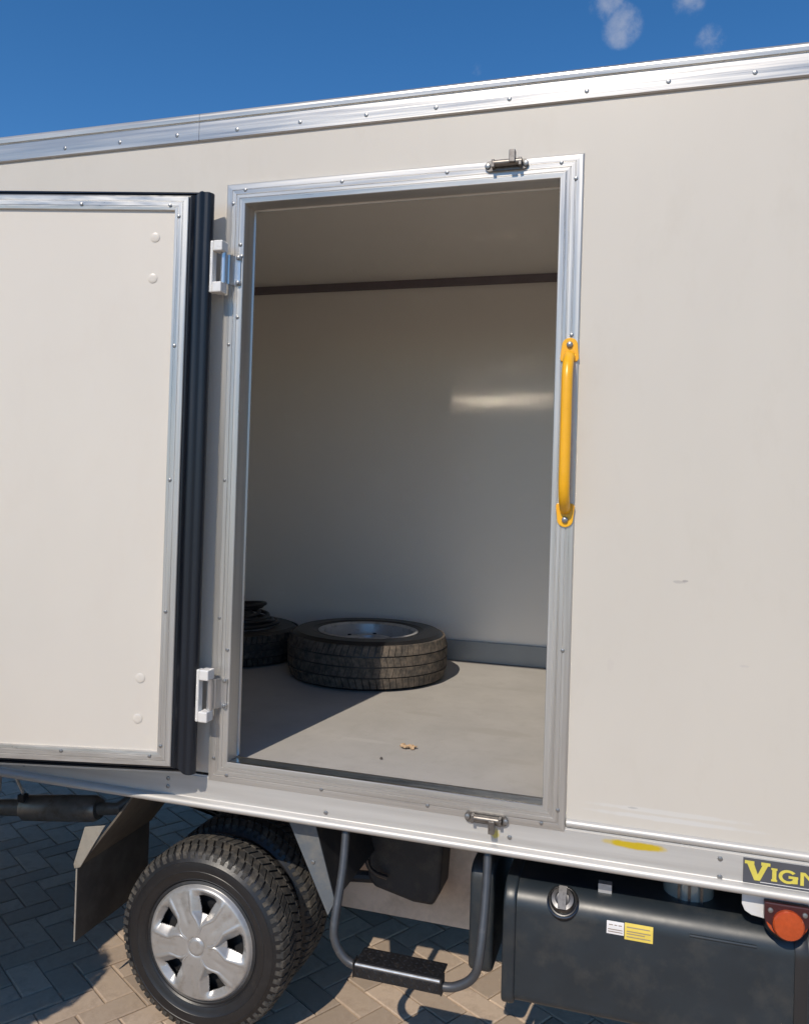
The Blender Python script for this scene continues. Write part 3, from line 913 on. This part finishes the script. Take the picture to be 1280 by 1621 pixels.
MB().tube(smooth_path([(-0.9, 0.30, 0.79), (-0.7, 0.29, 0.775), (-0.45, 0.31, 0.78), (-0.1, 0.27, 0.755), (0.3, 0.29, 0.77), (0.9, 0.28, 0.78)]), 0.011, 8).build('air_hose', 'capblack', truck, smooth=True)
MB().tube(smooth_path([(-1.05, 0.42, 0.78), (-0.99, 0.40, 0.62), (-0.96, 0.41, 0.50), (-0.90, 0.44, 0.46)]), 0.009, 8).build('brake_hose', 'capblack', truck, smooth=True)
MB().tube(smooth_path([(-2.9, 0.20, 0.80), (-2.4, 0.19, 0.785), (-2.1, 0.20, 0.792), (-1.7, 0.19, 0.79)]), 0.008, 8).build('wiring_loom', 'capblack', truck, smooth=True)
# access step: bent tube and chequer-plate tread
stp = smooth_path([(-0.915, 0.02, 0.835), (-0.905, -0.03, 0.70), (-0.906, -0.085, 0.56), (-0.900, -0.098, 0.505), (-0.868, -0.100, 0.458), (-0.815, -0.100, 0.437), (-0.70, -0.1, 0.430),
                   (-0.56, -0.1, 0.430), (-0.505, -0.1, 0.440), (-0.456, -0.098, 0.478), (-0.440, -0.09, 0.545), (-0.438, -0.03, 0.70), (-0.444, 0.02, 0.835)])
stepo = MB().tube(stp, 0.0138, 14).build('access_step', 'tube', truck, smooth=True)
tr = MB()
tr.prism([(-0.104, 0.456), (-0.112, 0.452), (-0.1155, 0.445), (-0.1155, 0.413), (-0.1115, 0.413), (-0.1115, 0.443), (-0.108, 0.449), (-0.102, 0.452), (-0.022, 0.4515), (-0.022, 0.456)], 0, -0.826, -0.553)
trd = tr.build('tread_plate', 'tread_plate', stepo)
MB().tube([(-0.824, -0.1128, 0.4515), (-0.555, -0.1128, 0.4515)], 0.0042, 8).build('worn_edge', 'wornsteel', trd, smooth=True)
ck = MB()
for i in range(14):
    for j in range(4):
        x = -0.815 + i * 0.0192; y = -0.09 + j * 0.019; s = 1 if (i + j) % 2 else -1
        dx, dy = 0.007, 0.007 * s
        nx, ny = 0.0018 * (-s), 0.0018
        vs = [(x - dx - 0 * nx, y - dy, 0.4562), (x + nx, y + ny, 0.4562), (x + dx, y + dy, 0.4562), (x - nx, y - ny, 0.4562), (x, y, 0.4582)]
        ck.add(vs, [(0, 1, 4), (1, 2, 4), (2, 3, 4), (3, 0, 4)])
for i in range(14):
    for j in range(2):
        x = -0.815 + i * 0.0192; z = 0.4225 + j * 0.016; s = 1 if (i + j) % 2 else -1
        vs = [(x - 0.007, -0.1157, z - 0.007 * s), (x - 0.0018 * s, -0.1157, z + 0.0018), (x + 0.007, -0.1157, z + 0.007 * s), (x + 0.0018 * s, -0.1157, z - 0.0018), (x, -0.1177, z)]
        ck.add(vs, [(0, 1, 4), (1, 2, 4), (2, 3, 4), (3, 0, 4)])
ck.build('chequer_pattern', 'tread_plate', trd)['kind'] = 'stuff'
for x in (-0.832, -0.552):
    MB().box((x, -0.118, 0.411), (x + 0.005, -0.082, 0.462)).build('end_plate', 'tread_plate', stepo, bevel=0.001)

# fuel tank
def rrect(y0, y1, z0, z1, rt, rb):
    return (arc((y1 - 0.04, z1 - 0.04), 0.04, 0, 90, 5) + arc((y0 + rt, z1 - rt), rt, 90, 180, 10) + arc((y0 + rb, z0 + rb), rb, 180, 270, 6) + arc((y1 - 0.03, z0 + 0.03), 0.03, 270, 360, 4))
tk = MB().sweep_x(rrect(0.028, 0.55, 0.345, 0.705, 0.075, 0.03), -0.36, 0.93).build('fuel_tank', 'tank', truck, smooth=True)
MB().sweep_x(rrect(0.018, 0.56, 0.335, 0.713, 0.08, 0.035), -0.392, -0.352).build('end_cap', 'tank', tk, smooth=True, bevel=0.008, seg=3)
MB().sweep_x(rrect(0.022, 0.556, 0.339, 0.709, 0.079, 0.033), 0.435, 0.47).build('strap', 'capblack', tk, smooth=True, bevel=0.002)
MB().sweep_x(rrect(0.10, 0.50, 0.37, 0.72, 0.05, 0.03), -0.515, -0.435).build('valve_box', 'tank', truck, smooth=True, bevel=0.015, seg=3)
def at_tank(ang_deg):          # point on the tank's rounded shoulder
    return (0.028 + 0.075 + 0.075 * math.cos(R(ang_deg)), 0.63 + 0.075 * math.sin(R(ang_deg)))
# filler neck and cap, tilted outwards
cdir = Vector((0, -0.72, 0.69)).normalized()
cp = Vector((-0.212, 0.050, 0.668))
q = Vector((0, -1, 0)).rotation_difference(cdir)
nk = MB(); nk.lathe([(0.047, 0.03), (0.048, -0.004), (0.044, -0.010), (0.036, -0.012), (0.034, -0.012)], (0, 0, 0), 'y', 32)
nko = nk.build('filler_neck', 'capblack', tk, smooth=True); nko.location = cp; nko.rotation_mode = 'QUATERNION'; nko.rotation_quaternion = q
fc = MB(); fc.lathe([(0.036, -0.010), (0.038, -0.018), (0.037, -0.034), (0.033, -0.040), (0.022, -0.041), (0.020, -0.037), (0.012, -0.036), (0.0005, -0.036)], (0, 0, 0), 'y', 32)
fc.box((-0.012, -0.050, -0.034), (0.012, -0.0395, 0.034))
fco = fc.build('filler_cap', 'chrome', tk, smooth=True); fco.location = cp; fco.rotation_mode = 'QUATERNION'; fco.rotation_quaternion = q
rg = MB().tube([(0.045 * math.cos(R(a)), -0.010, 0.045 * math.sin(R(a))) for a in range(0, 360, 12)], 0.004, 8, closed=True)
rgo = rg.build('neck_ring', 'chrome', tk, smooth=True); rgo.location = cp; rgo.rotation_mode = 'QUATERNION'; rgo.rotation_quaternion = q
def on_front(b, x0, x1, z0, z1, off):
    n = 5
    vs = []; fs = []
    for i in range(n + 1):
        z = z0 + (z1 - z0) * i / n
        y = 0.028 if z < 0.63 else 0.028 + 0.075 - math.sqrt(max(0, 0.075 ** 2 - (z - 0.63) ** 2))
        vs += [(x0, y - off, z), (x1, y - off, z)]
    for i in range(n):
        fs.append((2 * i, 2 * i + 1, 2 * i + 3, 2 * i + 2))
    return b.add(vs, fs)
on_front(MB(), -0.080, -0.030, 0.613, 0.650, 0.001).build('white_label', 'white_label', tk)
on_front(MB(), -0.028, 0.053, 0.604, 0.652, 0.001).build('yellow_label', 'yellow_label', tk)
ink = MB()
for (x0, x1, z) in ((-0.074, -0.062, 0.640), (-0.058, -0.050, 0.640), (-0.046, -0.036, 0.640), (-0.076, -0.034, 0.627), (-0.076, -0.034, 0.620), (-0.022, 0.044, 0.641), (-0.022, 0.046, 0.629), (-0.022, 0.030, 0.622), (-0.022, 0.046, 0.613)):
    on_front(ink, x0, x1, z - 0.0013, z + 0.0013, 0.0016)
ink.build('print_lines', 'ink', tk)['kind'] = 'stuff'
gvx = MB().tube([(0.155, 0.030, 0.648), (0.335, 0.030, 0.648)], 0.005, 8).build('rib', 'tank', tk, smooth=True)
MB().box((-0.11, 0.085, 0.703), (-0.07, 0.11, 0.73)).build('small_tag', 'rim', tk)

# marker lamp with its white bracket
br = MB().prism([(0.292, 0.812), (0.292, 0.770), (0.300, 0.752), (0.318, 0.742), (0.372, 0.735), (0.47, 0.735), (0.47, 0.812)], 1, 0.016, 0.022)
bro = br.build('lamp_bracket', 'lamp_white', truck, bevel=0.002)
lc = (0.407, 0.7575)
base = [(lc[0] + 0.0585 * math.cos(R(a)), lc[1] + 0.0585 * math.sin(R(a))) for a in range(150, 391, 10)]
base = [(lc[0] - 0.0585, 0.797)] + [(lc[0] + 0.0585 * math.cos(R(a)), lc[1] + 0.056 * math.sin(R(a))) for a in range(180, 361, 10)] + [(lc[0] + 0.0585, 0.797)]
lb = MB().prism(base, 1, -0.008, 0.0155).build('marker_lamp', 'lampred', truck, bevel=0.004)
lens = MB(); lens.lathe([(0.041, 0.0), (0.041, -0.010), (0.037, -0.015), (0.020, -0.018), (0.0005, -0.019)], (0.410, -0.0082, 0.7435), 'y', 40)
lens.build('lens', 'lens', lb, smooth=True)
for a0, a1 in ((195, 228), (312, 345)):
    o1 = [(lc[0] + 0.055 * math.cos(R(a)), lc[1] + 0.0525 * math.sin(R(a))) for a in range(a0, a1 + 1, 5)]
    o2 = [(0.410 + 0.044 * math.cos(R(a)), 0.7435 + 0.044 * math.sin(R(a))) for a in range(a0 - 3, a1 + 4, 5)][::-1]
    MB().prism(o1 + o2, 1, -0.0105, -0.0078).build('side_reflector', 'lens', lb)
for x in (0.364, 0.452):
    link('screw', SC, lb, (x, -0.008, 0.776))
MB().lathe([(0.055, 0.0), (0.05, -0.03), (0.028, -0.055), (0.012, -0.068), (0.0005, -0.068)], (0.407, 0.07, 0.725), 'z', 32).build('cable_boot', 'capblack', bro, smooth=True)
# clear underside lamp behind the rail
ul = MB(); ul.lathe([(0.075, 0.09), (0.075, 0.02), (0.068, 0.006), (0.04, 0.0), (0.0005, -0.001)], (0.157, 0.19, 0.668), 'z', 36)
ulo = ul.build('work_lamp', 'glass', truck, smooth=True)
for dx in (-0.035, -0.005, 0.03):
    MB().box((0.157 + dx, 0.112, 0.69), (0.157 + dx + 0.008, 0.117, 0.76)).build('lamp_rib', 'chrome', ulo)

# name plate on the bottom rail
yb = -0.0095
plate = MB().box((0.290, yb, 0.8440), (0.62, -0.0072, 0.9125)).build('name_plate', 'sign', truck)
lt = None
cnt = 0
def poly(pts):
    global cnt
    cnt += 1
    lt.prism(pts, 1, yb - 0.0012 - 0.00005 * (cnt % 9), yb + 0.0004)
def letter_V(x, z, h, w):
    poly([(x, z + h), (x + 0.30 * w, z + h), (x + w * 0.60, z), (x + w * 0.36, z)])
    poly([(x + w * 0.74, z + h * 0.97), (x + w * 0.97, z + h * 0.97), (x + w * 0.60, z + 0.0003), (x + w * 0.46, z + h * 0.20)])
    for a, wd in ((x - 0.05 * w, 0.40 * w), (x + 0.64 * w, 0.38 * w)):
        poly([(a, z + h * 0.84), (a + wd, z + h * 0.84), (a + wd, z + h * 1.003), (a, z + h * 1.003)])
def letter_I(x, z, h):
    w = h * 0.30
    poly([(x, z), (x + w, z), (x + w, z + h), (x, z + h)])
    for zz in (z - 0.0002, z + h * 0.86):
        poly([(x - w * 0.22, zz), (x + w * 1.22, zz), (x + w * 1.22, zz + h * 0.145), (x - w * 0.22, zz + h * 0.145)])
def letter_G(x, z, h, w):
    cx, cz = x + w / 2, z + h / 2
    outr = [(cx + w / 2 * math.cos(R(a)), cz + h / 2 * math.sin(R(a))) for a in range(42, 331, 12)]
    inn = [(cx + (w / 2 - h * 0.25) * math.cos(R(a)), cz + (h / 2 - h * 0.18) * math.sin(R(a))) for a in range(42, 331, 12)]
    for i in range(len(outr) - 1):
        poly([outr[i], outr[i + 1], inn[i + 1], inn[i]])
    poly([(cx + w * 0.02, cz - h * 0.10), (cx + w * 0.52, cz - h * 0.10), (cx + w * 0.52, cz + h * 0.08), (cx + w * 0.02, cz + h * 0.08)])
    poly([(cx + w * 0.24, cz - h * 0.46), (cx + w * 0.50, cz - h * 0.42), (cx + w * 0.50, cz - h * 0.09), (cx + w * 0.24, cz - h * 0.09)])
def letter_N(x, z, h, w):
    q = h * 0.25
    poly([(x, z), (x + q, z), (x + q, z + h), (x, z + h)])
    poly([(x + w - q, z), (x + w, z), (x + w, z + h), (x + w - q, z + h)])
    poly([(x + q * 0.2, z + h * 1.002), (x + q * 1.4, z + h * 1.002), (x + w - q * 0.2, z - h * 0.002), (x + w - q * 1.4, z - h * 0.002)])
for fn, args in ((letter_V, (0.297, 0.8535, 0.052, 0.062)), (letter_I, (0.3655, 0.858, 0.036)), (letter_G, (0.382, 0.8572, 0.0376, 0.049)), (letter_N, (0.4375, 0.858, 0.036, 0.050))):
    lt = MB()
    fn(*args)
    lt.build('letter', 'letter', plate)
MB().box((0.335, yb - 0.0006, 0.8492), (0.59, yb + 0.0002, 0.8508)).build('underline', 'white_label', plate)

# ------------------------------------------------------------------ cargo
def lying_wheel(name, label, cx, cy, rz, Rt, wd, rimr, tm, zb):
    t = thing(name, label, 'wheel', loc=(cx, cy, zb))
    me = tyre_mesh(Rt, wd, rimr, 112, 'rib', 'tyre', 'tyre', tm)
    a = link('tyre', me, t, (0, 0, wd), (R(-90), 0, rz))
    b = MB()
    k = rimr / 0.203
    b.lathe([(rimr + 0.010, -0.012), (rimr + 0.016, -0.006), (rimr + 0.004, -0.002), (rimr - 0.010, -0.012), (rimr - 0.018, -0.05), (rimr - 0.024, -0.10), (rimr - 0.012, -0.16), (rimr + 0.004, -wd + 0.02)], (0, 0, wd), 'z', 72)
    b.lathe([(rimr - 0.021, -0.095), (rimr * 0.80, -0.085), (rimr * 0.62, -0.070), (rimr * 0.52, -0.050), (rimr * 0.46, -0.046), (rimr * 0.40, -0.050), (rimr * 0.36, -0.075), (rimr * 0.36, -0.11)], (0, 0, wd), 'z', 72)
    ro_ = b.build('rim', 'rim', t, smooth=True)
    for k2 in range(5):
        hl = MB()
        an = R(72 * k2 + 20)
        hl.lathe([(0.010, 0.006), (0.010, 0.0), (0.007, 0.0062)], (rimr * 0.49 * math.cos(an), rimr * 0.49 * math.sin(an), wd - 0.048), 'z', 12)
        hl.build('stud_seat', 'capblack', ro_)
    vt = MB(); vt.tube([((rimr - 0.03) * math.cos(-0.6), (rimr - 0.03) * math.sin(-0.6), wd - 0.08), ((rimr - 0.04) * math.cos(-0.6), (rimr - 0.04) * math.sin(-0.6), wd - 0.03)], 0.006, 8)
    vt.build('valve', 'capblack', ro_, smooth=True)
    return t
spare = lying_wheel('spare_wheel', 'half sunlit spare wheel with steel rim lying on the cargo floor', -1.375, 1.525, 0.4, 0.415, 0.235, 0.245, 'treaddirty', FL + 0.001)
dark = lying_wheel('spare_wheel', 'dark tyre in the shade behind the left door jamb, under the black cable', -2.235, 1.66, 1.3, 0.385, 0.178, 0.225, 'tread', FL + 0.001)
cc = MB()
rr = random.Random(5)
def loop(c, r, z0, tilt, ph):
    return [(c[0] + r * (1 + 0.06 * math.sin(3 * a + ph)) * math.cos(a), c[1] + r * math.sin(a), z0 + tilt * math.cos(a + ph) + 0.004 * math.sin(2 * a + ph)) for a in [2 * math.pi * i / 40 for i in range(40)]]
zt = FL + 0.180
for (dx, dy, r, z, ti, ph) in ((0, 0, 0.21, 0.012, 0.003, 0), (0.01, 0.01, 0.18, 0.014, 0.004, 1), (-0.01, 0.0, 0.20, 0.032, 0.006, 2), (0.02, -0.01, 0.16, 0.034, 0.004, 3),
                               (0.0, 0.0, 0.17, 0.052, 0.006, 4), (-0.02, 0.0, 0.13, 0.060, 0.01, 5), (0.0, 0.01, 0.12, 0.095, 0.008, 0.3), (0.0, 0.0, 0.14, 0.112, 0.008, 0.8)):
    cc.tube(loop((-2.20 + dx, 1.66 + dy), r, zt + z, ti, ph), 0.011, 8, closed=True)
cc.lathe([(0.10, 0.0), (0.11, 0.03), (0.09, 0.06), (0.06, 0.085), (0.05, 0.10)], (-2.20, 1.66, zt + 0.001), 'z', 24, True, True)
tag(cc.build('coiled_cable', 'capblack', None, smooth=True), 'coil of black cable lying on the dark tyre inside the box', 'cable')
# crumpled scrap and a crumb on the floor
b = MB(); nx = 9; ny = 6
rr = random.Random(11)
vs = [(-0.825 + (i / (nx - 1) - 0.5) * 0.062 + rr.uniform(-.003, .003), 0.415 + (j / (ny - 1) - 0.5) * 0.036 + rr.uniform(-.003, .003), FL + 0.004 + rr.uniform(0, 0.012)) for j in range(ny) for i in range(nx)]
fs = [(j * nx + i, j * nx + i + 1, (j + 1) * nx + i + 1, (j + 1) * nx + i) for j in range(ny - 1) for i in range(nx - 1)
      if not ((i in (0, nx - 2)) and (j in (0, ny - 2))) and not (i == nx - 2 and j == 1)]
b.add(vs, fs)
o = b.build('paper_scrap', 'paper'); tag(o, 'small crumpled brown scrap on the sunlit cargo floor', 'scrap')
sm = o.modifiers.new('thickness', 'SOLIDIFY'); sm.thickness = 0.0012
b = MB(); b.lathe([(0.0005, 0.0), (0.005, 0.001), (0.0055, 0.004), (0.003, 0.008), (0.0005, 0.0085)], (-0.88, 0.262, FL + 0.0006), 'z', 9)
tag(b.build('pebble', 'crumb'), 'tiny dark pebble on the cargo floor near the sill', 'pebble')

# ------------------------------------------------------------------ shadow casters added out of view, left of the camera
sh = thing('shadow_tree', 'added round-headed potted tree, out of view, casting the rounded ground shadow', 'tree', loc=(-2.36, -1.27, 0))
MB().lathe([(0.11, 0.0), (0.15, 0.24), (0.17, 0.24), (0.17, 0.28), (0.145, 0.28), (0.14, 0.25), (0.001, 0.25)], (0, 0, 0), 'z', 32, True).build('pot', 'pot', sh, smooth=True)
MB().tube([(0, 0, 0.24), (0.008, 0.005, 0.7), (0, 0, 1.25)], [0.016, 0.013, 0.010], 10).build('trunk', 'bark', sh, smooth=True)
cr = MB(); rr = random.Random(2)
for i in range(5200):
    v = Vector((rr.gauss(0, 1), rr.gauss(0, 1), rr.gauss(0, 1))).normalized()
    rad = 0.205 * (rr.random() ** 0.3) * (1 + 0.06 * mnoise.noise(v * 3))
    p = v * rad + Vector((0, 0, 1.3))
    n = (v + Vector((rr.uniform(-1, 1), rr.uniform(-1, 1), rr.uniform(-1, 1))) * 0.9).normalized()
    a = n.orthogonal().normalized(); c = n.cross(a)
    th = rr.random() * 6.28
    a2 = a * math.cos(th) + c * math.sin(th); c2 = n.cross(a2)
    l = rr.uniform(0.013, 0.022)
    cr.add([p - a2 * l, p + c2 * l * 0.45 + n * 0.003, p + a2 * l, p - c2 * l * 0.45 + n * 0.003], [(0, 1, 2, 3)])
cr.build('crown', 'leaf', sh)
bn = thing('shadow_bin', 'added dark grey wheeled bin, out of view, casting the straight-edged ground shadow', 'bin', loc=(-2.92, -0.62, 0))  # added out of view to shade the paving behind the wheel
b = MB()
def taper(z0, x0, y0, z1, x1, y1):
    b.add([(sx * x, sy * y, z) for (z, x, y) in ((z0, x0, y0), (z1, x1, y1)) for (sx, sy) in ((-1, -1), (1, -1), (1, 1), (-1, 1))],
          [(0, 3, 2, 1), (4, 5, 6, 7), (0, 1, 5, 4), (1, 2, 6, 5), (2, 3, 7, 6), (3, 0, 4, 7)])
taper(0.06, 0.60, 0.21, 1.08, 0.65, 0.26)
b.build('body', 'tank', bn, bevel=0.02)
b = MB(); taper(1.081, 0.655, 0.27, 1.19, 0.62, 0.23)
b.build('lid', 'tank', bn, bevel=0.02)
for sx in (-0.56, 0.56):
    MB().lathe([(0.001, -0.02), (0.09, -0.02), (0.10, -0.01), (0.10, 0.02), (0.09, 0.03), (0.001, 0.03)], (sx, -0.24, 0.10), 'x', 24).build('wheel', 'capblack', bn, smooth=True)
MB().tube([(-0.36, -0.29, 1.05), (-0.36, -0.33, 1.07), (0.36, -0.33, 1.07), (0.36, -0.29, 1.05)], 0.014, 8).build('handle', 'capblack', bn, smooth=True)
